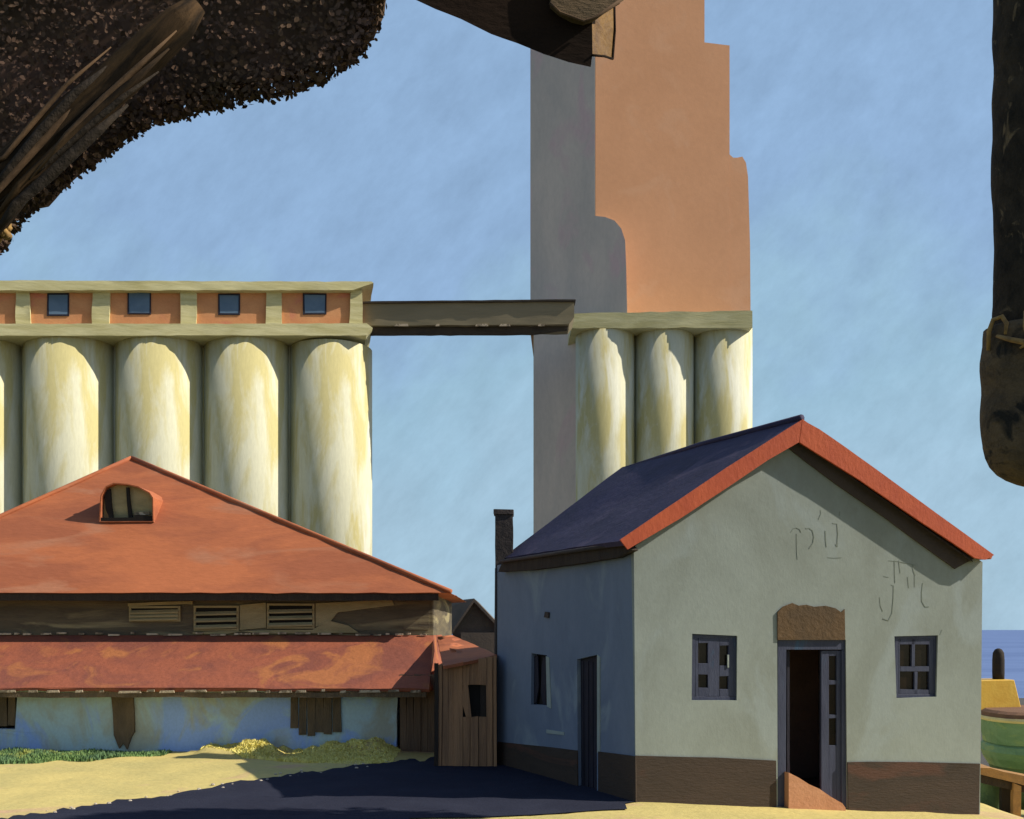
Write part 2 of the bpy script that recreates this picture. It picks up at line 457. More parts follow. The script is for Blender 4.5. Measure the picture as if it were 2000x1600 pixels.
# right wall and back wall
NR = FAC.p(1914, 1588); NR.z = -.4
zr = FAC.p(*re_px).z
b = MB()
b.prism([[NR + Vector((0, 0, 0)) - FN * .23, NR + LV - FN * .05, Vector(((NR + LV).x, (NR + LV).y, zr)) - FN * .05, Vector((NR.x, NR.y, zr)) - FN * .23]], -FU * .2)
b.build('right_wall', M['plaster'], house)
zl = FAC.p(*le_px).z; za = FAC.p(*apex_px).z; A0 = FAC.p(*apex_px)
b = MB()
q = lambda P, z: Vector((P.x, P.y, z))
b.prism([[q(F0 + FU * .25, -.4), q(NR + LV - FU * .25, -.4), q(NR + LV - FU * .25, zr), q(A0 + LV, za - .05), q(F0 + FU * .25, zl)]], FN * .2)
b.build('rear_wall', M['plaster'], house)
# floor and inner partition so the doorway looks into a dim room
b = MB(); b.prism([[q(N0 + FU * .3 - FN * .24, -.05), q(NR - FU * .3 - FN * .24, -.05), q(NR + LV - FU * .3 + FN * .3, -.05), q(F0 + FU * .4 + FN * .3, -.05)]], (0, 0, -.1))
b.build('floor', M['interior'], house)
pa = FAC.p(1470, 1590); pb = FAC.p(1720, 1590)
b = MB()
b.prism([[q(pa - FN * 1.7, -.04), q(pb - FN * 1.7, -.04), q(pb - FN * 1.7, 3.0), q(pa - FN * 1.7, 3.0)]], -FN * .1)
b.prism([[q(pa - FN * .3, -.04), q(pa - FN * 1.69, -.04), q(pa - FN * 1.69, 3.0), q(pa - FN * .3, 3.0)]], -FU * .1)
b.prism([[q(pb - FN * .3, -.04), q(pb - FN * 1.69, -.04), q(pb - FN * 1.69, 3.0), q(pb - FN * .3, 3.0)]], FU * .1)
b.build('hallway_partition', M['interior'], house)
# dado
b = MB()
b.slab(FAC, [(1243, 1592), (1517, 1596), (1516, 1486), (1400, 1480), (1300, 1478), (1242, 1476)], (), .018, .016)
b.build('front_dado', M['dado'], house, rough=.003, sub=.5)
b = MB()
b.slab(FAC, [(1657, 1599), (1912, 1604), (1914, 1492), (1800, 1489), (1700, 1488), (1656, 1489)], (), .018, .016)
b.build('front_dado', M['dado'], house, rough=.004, sub=.5)
b = MB()
b.slab(SIDE, [(967, 1500), (1128, 1555), (1127, 1466), (1060, 1458), (972, 1449)], (), .018, .016)
b.build('side_dado', M['dado'], house, rough=.003, sub=.5)
b = MB()
b.slab(SIDE, [(1168, 1569), (1242, 1592), (1241, 1477), (1168, 1468)], (), .018, .016)
b.build('side_dado', M['dado'], house, rough=.004, sub=.5)
# roof
OVF = .12    # gable overhang
RN = FAC.p(1566, 818, OVF); EL = FAC.p(1213, 1056, OVF); ER = FAC.p(1940, 1084, OVF)
LVN = LV.normalized()
back = LV + LVN * .25
b = MB()
nl = (RN - EL).cross(LV).normalized(); nl = nl if nl.z > 0 else -nl
nr = (ER - RN).cross(LV).normalized(); nr = nr if nr.z > 0 else -nr
EB = at(981, 1090, 17.32)
b.prism([[EL, RN, RN + back, EB]], -nl * .07)
b.build('roof_slope', M['slate'], house, rough=.012, sub=.35)
b = MB()
b.prism([[RN + FU * .005, ER, ER + back, RN + back + FU * .005]], -nr * .07)
b.build('roof_slope', M['rust_roof'], house, rough=.01, sub=.5)
rc = MB().tube([RN + Vector((0, 0, .01)) - FN * .0, RN + back * .5 + Vector((0, 0, .02)), RN + back - Vector((0, 0, .03))], [.05, .04, .02], 8)
rc.build('ridge_cap', M['slate'], house, smooth=True)
# barge boards, each in front of the roof edge
FB = lambda pts_, o_=OVF + .035, t_=.034: MB().slab(FAC, pts_, (), o_, t_)
FB([(1211, 1054), (1300, 994), (1420, 913), (1500, 862), (1566, 820), (1561, 864), (1500, 899), (1430, 946), (1330, 1012), (1226, 1073)]).build('barge_board', M['orange_paint'], house, rough=.004, sub=.4)
FB([(1567, 820), (1600, 838), (1700, 908), (1830, 1003), (1942, 1084), (1926, 1093), (1905, 1090), (1800, 1020), (1680, 938), (1562, 864)]).build('barge_board', M['orange_paint'], house, rough=.004, sub=.4)
MB().slab(FAC, [(1538, 873), (1563, 866), (1640, 912), (1730, 968), (1830, 1036), (1906, 1089), (1866, 1111), (1800, 1064), (1730, 1012), (1640, 950), (1575, 902)], (), .03, .028).build('eave_shadow_band', M['eave_shade'], house, rough=.003, sub=.4)  # dark strip painting the barge board's shadow on the gable
# soffit boards close the overhang
b = MB(); b.prism([[FAC.p(1566, 868, .005), FAC.p(1900, 1098, .005), FAC.p(1900, 1098, OVF), FAC.p(1566, 868, OVF)]], (0, 0, .02)); b.build('soffit', M['dark_wood'], house)
# eaves gutter / fascia on the shaded side
MB().slab(SIDE, [(973, 1117), (1040, 1113), (1110, 1104), (1205, 1089), (1234, 1074), (1222, 1060), (982, 1095)], (), .12, .10).build('eaves_board', M['dark_wood'], house, rough=.006, sub=.4)
MB().tube([SIDE.p(1221, 1062, .16), SIDE.p(1100, 1079, .16), SIDE.p(979, 1097, .15)], .028, 8).build('gutter', M['soot'], house, smooth=True)
# chimney stack at the far corner with downpipe
ch = MB()
P = at(985, 1240, 17.35)
CW = Plane((0, 17.2, 0), (0, -1, 0))
ch.slab(CW, [(967, 1130), (1002, 1130), (1002, 1000), (967, 998)], (), 0, .32)
ch.slab(CW, [(964, 1004), (1004, 1005), (1004, 995), (964, 994)], (), .02, .36)
ch.build('chimney', M['soot'], house, bevel=.01, rough=.01, sub=.25)
MB().tube([CW.p(970, 1110, .06), CW.p(969, 1250, .06), CW.p(969, 1400, .06), CW.p(969, 1488, .06)], .03, 8).build('downpipe', M['soot'], house, smooth=True)

def ring(pl, x0, y0, x1, y1, wpx, off, th):
    return MB().slab(pl, [(x0, y1), (x1, y1), (x1, y0), (x0, y0)], [[(x0 + wpx, y1 - wpx), (x1 - wpx, y1 - wpx), (x1 - wpx, y0 + wpx), (x0 + wpx, y0 + wpx)]], off, th)

def window(x0, y0, x1, y1, bars, label=None):
    """frame with its casement bars; panes behind"""
    b = ring(FAC, x0, y0, x1, y1, 7, -.03, .08)
    for r in bars: b.rect(FAC, *r, -.035, .05, .6)
    o = b.build('window', M['blue_paint'], house, bevel=.004)
    p = MB().rect(FAC, x0 + 5, y0 + 5, x1 - 5, y1 - 5, -.07, .006); p.build('pane', M['glass'], o)
    return o
# left window: two casements almost closed, broad stiles
wl = window(1351, 1239, 1440, 1368, [
    (1383, 1246, 1405, 1361), (1358, 1246, 1364, 1361), (1423, 1246, 1433, 1361),
    (1364, 1296, 1383, 1318), (1405, 1300, 1423, 1321), (1364, 1344, 1383, 1361), (1405, 1346, 1423, 1361),
    (1364, 1246, 1383, 1256), (1405, 1246, 1423, 1261)])
MB().rect(FAC, 1421, 1279, 1424, 1304, -.02, .02).build('latch', M['pale_trim'], wl)
wr = window(1748, 1241, 1831, 1363, [
    (1755, 1248, 1758, 1356), (1781, 1248, 1787, 1304), (1786, 1312, 1792, 1356), (1815, 1248, 1824, 1356),
    (1758, 1302, 1815, 1312), (1758, 1248, 1815, 1259), (1758, 1347, 1815, 1356)])
# brown boarded panel over the door
top = [(1519, 1250), (1651, 1250), (1650, 1190), (1643, 1196), (1632, 1188), (1612, 1183), (1590, 1185), (1575, 1181), (1560, 1183), (1548, 1178), (1530, 1185), (1519, 1196)]
MB().slab(FAC, top, (), .02, .02).build('lintel_panel', M['brown_board'], house, rough=.004, sub=.3)
# door: frame, open leaf on the left, glazed leaf on the right
dr = MB()
dr.rect(FAC, 1519, 1250, 1535, 1586, -.02, .10)
dr.rect(FAC, 1644, 1270, 1654, 1588, -.02, .10)
dr.rect(FAC, 1535, 1250, 1654, 1269, -.02, .10)
door = dr.build('door_frame', M['blue_paint'], house, bevel=.006)
lf = MB()
lf.rect(FAC, 1604, 1271, 1619, 1566, -.045, .045)
lf.rect(FAC, 1634, 1271, 1643, 1569, -.045, .045)
for y0, y1 in ((1271, 1281), (1329, 1337), (1396, 1403), (1456, 1569)):
    lf.rect(FAC, 1619, y0, 1634, y1, -.048, .04, .5)
leaf = lf.build('door_leaf', M['blue_paint'], house, bevel=.004)
MB().rect(FAC, 1617, 1279, 1637, 1460, -.07, .006).build('pane', M['glass'], leaf)
# the other leaf, swung inwards
hinge = FAC.p(1537, 1270, -.12); hb = FAC.p(1537, 1568, -.12)
dirv = (-FN * .97 + FU * .22).normalized()
b = MB(); b.prism([[hinge, hb, hb + dirv * .50, hinge + dirv * .50]], FU * .04)
b.build('door_leaf', M['blue_dark'], house)
# patch of sunlight at the door, built as an orange wedge
st = MB()
st.prism([[FAC.p(1540, 1592, .10), FAC.p(1652, 1596, .10), FAC.p(1651, 1578, .10), FAC.p(1645, 1569, .10), FAC.p(1622, 1556, .10), FAC.p(1600, 1541, .10), FAC.p(1580, 1532, .10), FAC.p(1560, 1519, .10), FAC.p(1540, 1509, .10)]], -FN * .30)
st.build('sun_patch_wedge', M['sun_patch'], house, rough=.006, sub=.15)
# side window with broken shutter and side door
b = MB(); b.rect(SIDE, 1034, 1272, 1073, 1382, -.10, .02); sw = b.build('side_window', M['black_in'], house)
b = MB()
b.slab(SIDE, [(1040, 1378), (1047, 1372), (1052, 1340), (1050, 1280), (1044, 1283), (1040, 1278)], (), -.05, .02)
b.slab(SIDE, [(1056, 1352), (1061, 1378), (1066, 1378), (1067, 1286), (1061, 1284), (1058, 1300)], (), -.05, .02)
b.build('broken_shutter', M['blue_dark'], sw)
MB().slab(SIDE, [(1068, 1380), (1076, 1384), (1072, 1284), (1066, 1282)], (), .012, .012).build('jamb', M['pale_trim'], sw)
b = MB()
b.slab(SIDE, [(1129, 1556), (1166, 1570), (1166, 1281), (1127, 1290)], (), -.06, .05)
sd = b.build('side_door', M['blue_dark'], house)
b = MB()
for x in (1135, 1144, 1153): b.rect(SIDE, x, 1292, x + 5, 1555, -.05, .02, .8)
b.build('door_board', M['blue_dark'], sd)
MB().slab(SIDE, [(1166, 1470), (1171, 1470), (1171, 1283), (1166, 1278)], (), .014, .03).build('jamb', M['pale_trim'], sd)
MB().slab(SIDE, [(1067, 1432), (1101, 1436), (1101, 1430), (1067, 1425)], (), .012, .012).build('wall_vent', M['pale_trim'], house)
MB().slab(SIDE, [(1062, 1206), (1070, 1207), (1071, 1196), (1064, 1195)], (), .03, .03).build('iron_stud', M['soot'], house)
# faded painted lettering on the gable
def z7(pts_): return [(1500 + x / 5.556, 980 + y / 5.556) for x, y in pts_]
strokes = [([(310, 350), (312, 450), (316, 560), (322, 622)], 2.2), ([(250, 330), (275, 292), (310, 283), (345, 300), (360, 330)], 2.0),
           ([(410, 290), (450, 288), (485, 315), (500, 380), (490, 450), (450, 505)], 3.0), ([(622, 320), (625, 400), (635, 490)], 2.8), ([(570, 95), (575, 130), (550, 190)], 2.0),
           ([(700, 235), (750, 240), (758, 350), (752, 485)], 2.4), ([(780, 110), (775, 150)], 2.5), ([(650, 605), (720, 612), (795, 606)], 2.0), ([(738, 460), (750, 488)], 5.0),
           ([(1310, 640), (1420, 650), (1600, 690)], 1.6), ([(1372, 640), (1376, 800), (1380, 880)], 2.2), ([(1420, 640), (1436, 775)], 2.6), ([(1570, 690), (1580, 750), (1600, 800)], 4.0),
           ([(1340, 905), (1365, 912), (1362, 1050), (1348, 1210), (1310, 1288), (1250, 1270)], 2.6), ([(1212, 1040), (1222, 1130), (1245, 1190)], 2.0), ([(1260, 810), (1310, 820)], 2.2),
           ([(1680, 885), (1668, 980), (1670, 1080), (1705, 1140), (1745, 1140)], 2.6), ([(1516, 820), (1528, 935)], 2.2), ([(1592, 800), (1592, 925)], 2.2), ([(1890, 1395), (1870, 1440)], 2.4)]
for pp, wd in strokes:
    b = MB()
    pp = z7(pp); wd *= .58
    for i in range(len(pp) - 1):
        (xa, ya), (xb, yb) = pp[i], pp[i + 1]
        d = Vector((xb - xa, yb - ya)).normalized() * .4; n = Vector((-d.y, d.x)).normalized() * wd * .5
        b.slab(FAC, [(xa - d.x - n.x, ya - d.y - n.y), (xb + d.x - n.x, yb + d.y - n.y), (xb + d.x + n.x, yb + d.y + n.y), (xa - d.x + n.x, ya - d.y + n.y)], (), .0028 + .0004 * i + random.uniform(0, .0003), .006)
    b.build('painted_letter_stroke', M['faint'], house)

# ------------------------------------------------------------------ hip-roofed shed
shed = thing('hip_roof_shed', 'low pale blue shed with rusty skirt roof, louvred clerestory and orange hipped roof', 'shed', (-8, 18.8, 0))
WY = 18.8
SF = Plane((0, WY, 0), (0, -1, 0))
holes = [[(-90, 1428), (30, 1424), (32, 1354), (-90, 1354)]]
MB().slab(SF, [(-420, 1480), (774, 1478), (776, 1330), (-420, 1330)], holes, 0, .2).build('front_wall', M['shed_wall'], shed, rough=.03, sub=.5)
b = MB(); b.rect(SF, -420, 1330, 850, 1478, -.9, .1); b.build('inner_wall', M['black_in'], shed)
b = MB()
x1s = SF.p(850, 1400).x; xls = SF.p(-420, 1400).x
b.box((x1s - .15, WY + .5, -.1), (x1s, 27.0, 1.3)); b.box((xls, WY + .25, -.1), (xls + .15, 27.0, 1.3)); b.box((xls + .2, 26.8, -.1), (x1s - .2, 27.0, 1.3))
b.build('end_wall', M['shed_brown'], shed)
# dark boards beside the wall, in the recess under the eave
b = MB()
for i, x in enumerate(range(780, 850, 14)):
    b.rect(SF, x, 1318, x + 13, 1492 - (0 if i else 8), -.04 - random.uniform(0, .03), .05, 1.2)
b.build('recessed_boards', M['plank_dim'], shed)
# brown post, boarded shutter, dark shutter bits
b = MB(); b.slab(SF, [(222, 1436), (232, 1462), (240, 1452), (248, 1464), (256, 1440), (262, 1430), (260, 1352), (216, 1352), (220, 1392)], (), .05, .06); b.build('post', M['shed_brown'], shed, rough=.015, sub=.25)
b = MB()
for i in range(6):
    x = 567 + i * 16.5
    b.rect(SF, x, 1350, x + 15.6, 1430 + (-6, 4, 6, 2, 5, 1)[i], .03 + random.uniform(0, .01), .04, 2.0)
b.build('boarded_shutter', M['shed_brown'], shed)
b = MB()
for i in range(7):
    x = -84 + i * 16.5
    b.rect(SF, x, 1356, x + 15, 1418 + random.uniform(-4, 4), -.06, .04, 1.5)
b.build('boarded_shutter', M['shed_brown'], shed)
# skirt roof
EY, TY = 18.35, 20.5
ez = EYE - (1345 - HY) / F * EY; tz = EYE - (1241 - HY) / F * TY
xr_e = at(838, 1345, EY).x; xr_t = at(846, 1241, TY).x
b = MB()
N = 60; xl = -15.5
tops = []; bots = []
for i in range(N + 1):
    t = i / N
    xe = xl + (xr_e - xl) * t; xt = xl + (xr_t - xl) * t
    bots.append(Vector((xe, EY + .05 * noise.noise(Vector((xe * 1.3, 2, 0))), ez + .035 * noise.noise(Vector((xe * 1.8, 0, 0))))))
    tops.append(Vector((xt, TY, tz)))
b.prism([bots + tops[::-1]], (0, .01, -.05))
b.build('skirt_roof', M['rust_skirt'], shed)
b = MB()
# hip return at the right end
br = Vector((x1s + .25, 23.0, ez)); tr = Vector((xr_t, 23.0, tz))
b.prism([[bots[-1], br, tr, tops[-1]]], (0, .01, -.05))
b.build('skirt_roof_return', M['rust_skirt'], shed)
xx_ = -260
while xx_ < 826:
    wd = random.uniform(8, 46); x = xx_
    pl_ = Plane((0, EY - .06, 0), (0, -1, 0)); yy = 1349 + 3 * noise.noise(Vector((x * .02, 7, 0)))
    MB().slab(pl_, [(x, yy + 4), (x + wd, yy + 3.4), (x + wd * .95, yy - 1), (x + 2, yy - .5)], (), random.uniform(0, .03), .02).build('eave_highlight', M['fringe'], shed)  # pale strips paint highlights along the lit edge of the eave
    xx_ += wd + random.uniform(2, 34)
b = MB(); b.box((xl, EY + .03, ez - .16), (xr_e - .05, EY + .10, ez - .065)); b.build('eaves_beam', M['shed_brown'], shed, rough=.02, sub=.3)
# clerestory band
CY = 20.5
CP = Plane((0, CY, 0), (0, -1, 0))
MB().slab(CP, [(-560, 1246), (845, 1244), (845, 1150), (-560, 1150)], (), -.02, .15).build('clerestory_wall', M['clere'], shed, rough=.02, sub=.5)
xc = CP.p(845, 1200).x
b = MB(); b.box((xc - .15, CY + .2, 2.0), (xc, 27, 3.0)); b.build('clerestory_end', M['clere'], shed); b = MB(); b.box((-15.2, CY + .2, 2.0), (-15.05, 27, 3.0)); b.build('clerestory_end', M['clere'], shed)
def louvre(x0, y0, x1, y1):
    b = ring(CP, x0, y0, x1, y1, 4, .03, .05)
    n = 3
    for i in range(n):
        y = y0 + 6 + (y1 - y0 - 10) * (i + .62) / n
        # each slat is a tilted board
        a = CP.p(x0 + 3, y - 2, .02); c = CP.p(x1 - 3, y - 4, .02)
        b.prism([[a, c, c + Vector((0, -.05, -.05)), a + Vector((0, -.05, -.05))]], (0, .0, -.03))
    o = b.build('louvre', M['olive'], shed, rough=.006)
    MB().rect(CP, x0 + 3, y0 + 3, x1 - 3, y1 - 3, -.008, .01).build('louvre_void', M['black_in'], o)
louvre(378, 1183, 466, 1232)
louvre(521, 1179, 614, 1228)
louvre(252, 1184, 352, 1214)
b = MB()
b.slab(CP, [(250, 1184), (376, 1180), (376, 1174), (250, 1178)], (), .02, .03)
b.slab(CP, [(468, 1230), (519, 1226), (519, 1178), (468, 1182)], (), .01, .03)
b.slab(CP, [(616, 1224), (640, 1220), (660, 1196), (770, 1182), (766, 1172), (616, 1178)], (), .012, .03)
b.slab(CP, [(376, 1238), (440, 1239), (470, 1233), (510, 1238), (700, 1236), (680, 1222), (640, 1212), (610, 1230), (376, 1234)], (), .03, .04)
b.build('olive_boarding', M['olive'], shed, rough=.01, sub=.25)
MB().slab(CP, [(788, 1230), (838, 1230), (838, 1172), (790, 1174)], (), .012, .03).build('end_panel', M['clere'], shed)
xx_ = -200
while xx_ < 840:
    x = xx_; wd = random.uniform(6, 40); yy = 1238 + random.uniform(-2, 2)
    MB().slab(CP, [(x, yy + 2.5), (x + wd, yy + 2), (x + wd, yy - 1.2), (x, yy - 1.5)], (), .05 + random.uniform(0, .04), .05).build('flashing', M['fringe'], shed)
    xx_ += wd + random.uniform(2, 26)
# hipped upper roof
UY = 20.05
uz = EYE - (1158 - HY) / F * UY
AP = at(257, 896, 23.5)
xr = at(881, 1158, UY).x; xlft = at(-330, 1158, UY).x; UB = 27.2
c0 = Vector((xlft, UY, uz)); c1 = Vector((xr, UY, uz)); c2 = Vector((xr, UB, uz)); c3 = Vector((xlft, UB, uz))
AP2 = AP + Vector((-.3, .6, 0))
b = MB()
b.face([c0, c1, AP]); b.face([c1, c2, AP]); b.face([c2, c3, AP]); b.face([c3, c0, AP]); b.face([c3, c2, c1, c0])
b.build('hip_roof', M['rust_roof'], shed, rough=.02, sub=.45)
b = MB()
b.box((xlft + .1, UY + .04, uz - .15), (xr - .25, UY + .10, uz - .012)); b.build('upper_eaves_beam', M['dark_wood'], shed, rough=.012, sub=.4)
b = MB()
for P_, Q_ in ((c1, AP), (c0, AP)):
    pts_ = [P_ + (Q_ - P_) * t + Vector((0, 0, .02)) for t in [i / 8 for i in range(9)]]
    b.tube(pts_, .05, 8)
b.build('hip_cap', M['rust_roof'], shed, smooth=True)
# dormer
nrm = (c1 - c0).cross(AP - c0).normalized(); nrm = nrm if nrm.y < 0 else -nrm
RF = Plane(c0, nrm)
dy = RF.p(248, 1021).y - .05
DP = Plane((0, dy, 0), (0, -1, 0))
arch = [(300, 1020), (299, 972), (292, 962), (270, 950), (248, 945), (222, 943), (206, 950), (196, 968), (193, 1020)]
arch_in = [(298, 1018), (297, 973), (290.5, 964), (269, 952.5), (248, 947), (223, 945.5), (207.5, 952), (198.5, 968.5), (195.5, 1018)]
dm = MB().slab(DP, arch, [arch_in], 0, 1.6).build('dormer', M['rust_roof'], shed, rough=.006, sub=.3)
MB().slab(DP, arch_in, (), -.16, .05).build('dormer_panel', M['olive'], dm)
b = MB()
b.slab(DP, [(214, 1013), (221, 1013), (217, 985), (215, 955), (208, 957), (204, 970), (206, 995)], (), -.08, .06)
b.slab(DP, [(251, 1014), (259, 1014), (254, 985), (251, 952), (246, 952), (248, 985)], (), -.08, .06)
b.slab(DP, [(196, 1018), (299, 1018), (298, 1008), (262, 1006), (262, 1011), (196, 1011)], (), -.02, .10)
b.build('dormer_mullion', M['black_in'], dm)
MB().slab(DP, [(262, 1006), (292, 1006), (292, 999), (262, 1001)], (), -.10, .03).build('dormer_sill', M['fringe'], dm)

# ------------------------------------------------------------------ plank lean-to beside the house
lean = thing('plank_lean_to', 'brown plank lean to with rusty roof squeezed between low shed and gabled house', 'shed', (-.8, 16.8, 0))
LP = Plane((0, 16.75, 0), (0, -1, 0))
b = MB()
xx = 851
k = 0
while xx < 968:
    wpx = random.uniform(11, 18)
    x2 = min(xx + wpx, 971)
    yt = 1299 - (xx - 851) * .16
    if x2 > 905 and xx < 935:
        b.rect(LP, xx, yt, x2 - .8, 1338, random.uniform(-.012, .012), .04, .8)
        b.rect(LP, xx, 1400, x2 - .8, 1500, random.uniform(-.012, .012), .04, .8)
    else:
        b.rect(LP, xx, yt, x2 - .8, 1500 + (0 if xx < 960 else 5), random.uniform(-.012, .012), .04, .8)
    xx = x2; k += 1
b.build('plank_wall', M['plank'], lean, rough=.006, sub=.3)
MB().rect(LP, 898, 1325, 944, 1412, -.09, .02).build('window_opening', M['black_in'], lean)
MB().slab(LP, [(852, 1498), (970, 1502), (970, 1284), (852, 1302)], [[(905, 1400), (938, 1400), (938, 1338), (905, 1338)]], -.05, .015).build('backing_board', M['dark_wood'], lean)
b = MB(); b.slab(LP, [(905, 1338), (914, 1338), (921, 1402), (910, 1400), (902, 1372)], (), .02, .03); b.build('loose_plank', M['plank'], lean)
b = MB(); b.rect(LP, 848, 1296, 856, 1496, .03, .07); b.build('corner_post', M['dark_wood'], lean, rough=.01, sub=.3)
xL = LP.p(850, 1400).x; xR_ = LP.p(972, 1400).x
b = MB(); b.box((xL - .02, 16.86, -.1), (xL + .05, 20.3, 1.62)); b.box((xR_ - .08, 16.86, -.1), (xR_ - .03, 20.3, 1.7)); b.build('side_planks', M['plank'], lean)
rA = at(853, 1243, 20.45); rB = at(884, 1241, 20.45); rC = at(971, 1279, 17.0); rD = at(866, 1301, 16.55); rE = at(905, 1294, 16.55)
b = MB()
b.prism([[rA, rB, rE]], (0, 0, -.05)); b.prism([[rB, rC, rE]], (0, 0, -.05)); b.prism([[rA, rE, rD]], (0, 0, -.05))
b.build('lean_to_roof', M['rust_roof'], lean, rough=.012, sub=.3)

# ------------------------------------------------------------------ far grey house
far = thing('far_grey_house', 'small dark grey gabled house glimpsed between shed and gabled house', 'house', (-3.0, 34, 0))
GP = Plane((0, 34, 0), (0, -1, 0))
b = MB(); b.slab(GP, [(880, 1310), (1010, 1310), (1010, 1262), (926, 1172), (884, 1236)], (), 0, 5)
b.build('wall', M['greyhouse'], far)
b = MB()
gA = GP.p(926, 1169, .3); gB = GP.p(876, 1242, .3); gC = GP.p(1014, 1262, .3)
b.prism([[gA, gB, gB + Vector((-1.7, 4, .5)), gA + Vector((-1.7, 4, -.05))]], (0, 0, -.12))
b.prism([[gA, gC, gC + Vector((0, 5, 0)), gA + Vector((0, 5, 0))]], (0, 0, -.12))
b.build('roof', M['greyhouse'], far)
b = MB(); b.rect(GP, 900, 1236, 1000, 1300, .8, .7); b.build('porch', M['greyhouse'], far)

# ------------------------------------------------------------------ silo row
silo = thing('silo_row', 'row of cream cylindrical grain silos carrying an orange panelled headhouse with small windows', 'grain silo', (-12, 60, 0))
sr = R(11)
SU = Vector((math.cos(sr), math.sin(sr), 0)); SNn = Vector((math.sin(sr), -math.cos(sr), 0))
P0 = at(633, 655, 60)
rad = 2.46
ztop = EYE + (HY - 662) / F * 60
def cyl(c, r, z0, z1, seg=112):
    return MB().loft([[Vector((c.x + r * math.cos(2 * math.pi * i / seg), c.y + r * math.sin(2 * math.pi * i / seg), z)) for i in range(seg)] for z in (z0, (z0 + z1) / 2, z1)])
cc = Vector((P0.x, 60 + rad, 0))
c1_ = cyl(cc, rad, -1, ztop).build('silo_cylinder', M['concrete'], silo)
for p in c1_.data.polygons: p.use_smooth = len(p.vertices) == 4
for i in range(1, 7):
    dup(c1_, -SU * 5.0 * i, silo)
HP = Plane(cc + SNn * (rad + .05), SNn)      # headhouse front plane
HB = Plane(cc + SNn * (rad * .86), SNn)
xl_ = -560
MB().slab(HB, [(xl_, 636), (706, 636), (706, 560), (xl_, 560)], (), 0, 3.4).build('headhouse_wall', M['head_orange'], silo)
b = MB()
b.slab(HP, [(xl_, 656), (716, 655), (728, 640), (716, 632), (xl_, 633)], (), .10, 5.2)
b.build('ledge', M['trim'], silo, rough=.04, sub=1.0)
MB().slab(Plane(cc + SU * 0 + SNn * .2, SNn), [(xl_, 1300), (640, 1300), (640, 652), (xl_, 652)], (), 0, .4).build('web_wall', M['concrete'], silo)
b = MB()
b.slab(HP, [(xl_, 567), (690, 567), (730, 553), (726, 550), (xl_, 546)], (), .12, 4.9)
b.build('headhouse_roof', M['trim'], silo, rough=.04, sub=1.0)
for (x0, x1) in ((30, 58), (180, 214), (352, 384), (520, 551), (684, 708), (-140, -112), (-300, -272), (-460, -432)):
    MB().rect(HB, x0, 568, x1, 635, .18, .17, 1.2).build('pilaster', M['trim'], silo, rough=.05, sub=.8)
for (x0, y0, x1, y1) in ((93, 574, 134, 616), (250, 570, 294, 613), (427, 575, 468, 614), (593, 574, 637, 613), (-70, 574, -30, 614), (-230, 574, -190, 614)):
    o = ring(HB, x0 - 1, y0 - 1, x1 + 1, y1 + 1, 3, .06, .05).build('window', M['blue_dark'], silo, rough=.02)
    MB().slab(HB, [(x0 + 3, y1), (x1 - 2, y1), (x1, y0), (x0, y0)], (), .05, .04).build('pane', M['win_grey'], o)

# ------------------------------------------------------------------ elevator tower
TD = 68.0
tower = thing('elevator_tower', 'tall stepped terracotta elevator tower rising over three cream silo cylinders', 'elevator tower', (8, TD, 0))
TP = Plane((0, TD, 0), (0, -1, 0))
zg = -1.0
def vprism(plan, z0, z1):
    return MB().prism([[Vector((x, y, z0)) for x, y in plan]], (0, 0, z1 - z0))
X = lambda px, D=TD: (px - HX) / F * D
Z = lambda py, D=TD: EYE - (py - HY) / F * D
cd = 4.6   # chamfer run
cfx, cfy = X(1036, TD + cd), TD + cd
TS = 1.9          # the front is turned a little to the right: its right edge stands this much deeper
plan_main = [(X(1163), TD), (X(1425, TD + TS), TD + TS), (X(1425, TD + TS), TD + 11), (X(1042, TD + 11), TD + 11), (cfx, cfy)]
vprism(plan_main, Z(612), Z(57)).build('shaft', M['tower'], tower)
plan_top = [(X(1163), TD + .001), (X(1376, TD + TS * .81), TD + TS * .81), (X(1376, TD + TS * .81), TD + 11), (X(1042, TD + 11), TD + 11), (cfx, cfy + .001)]
vprism(plan_top, Z(57) + .0, Z(-420)).build('upper_shaft', M['tower'], tower)
plan_step = [(X(1425) + .003, TD + .2), (X(1464, TD + .2), TD + .2), (X(1464, TD + .2), TD + 9), (X(1425) + .003, TD + 9)]
MB().slab(Plane((X(1425, TD + TS), TD + TS + .02, 0), (TS, -(X(1425, TD + TS) - X(1163)), 0)), [(1418, 612), (1466, 612), (1465, 480), (1461, 345), (1457, 318), (1450, 306), (1440, 308), (1432, 308), (1425.3, 302), (1418, 302)], (), 0, 8.8).build('side_step', M['tower'], tower)
# rounded buttress carrying on the chamfered face
d45 = Vector((cfx - X(1163), cd, 0)).normalized()
CN = Vector((-d45.y, d45.x, 0)); CN = CN if CN.y < 0 else -CN
CF = Plane((X(1163), TD, 0), CN)
MB().prism([[CF.p(x, y, .03) for x, y in [(1150, 612), (1225, 612), (1223, 520), (1221, 470), (1213, 446), (1200, 431), (1182, 424), (1165, 422), (1150, 422)]]], (-.4, 2.6, 0)).build('buttress', M['cement'], tower)
MB().slab(CF, [(1036.5, 653), (1162, 641), (1162, -420), (1036.5, -420)], (), .025, .02).build('cement_face', M['cement'], tower)
MB().slab(CF, [(1042.5, 1300), (1162, 1300), (1162, 642), (1042.5, 654)], (), -.02, .02).build('cement_face', M['cement'], tower)
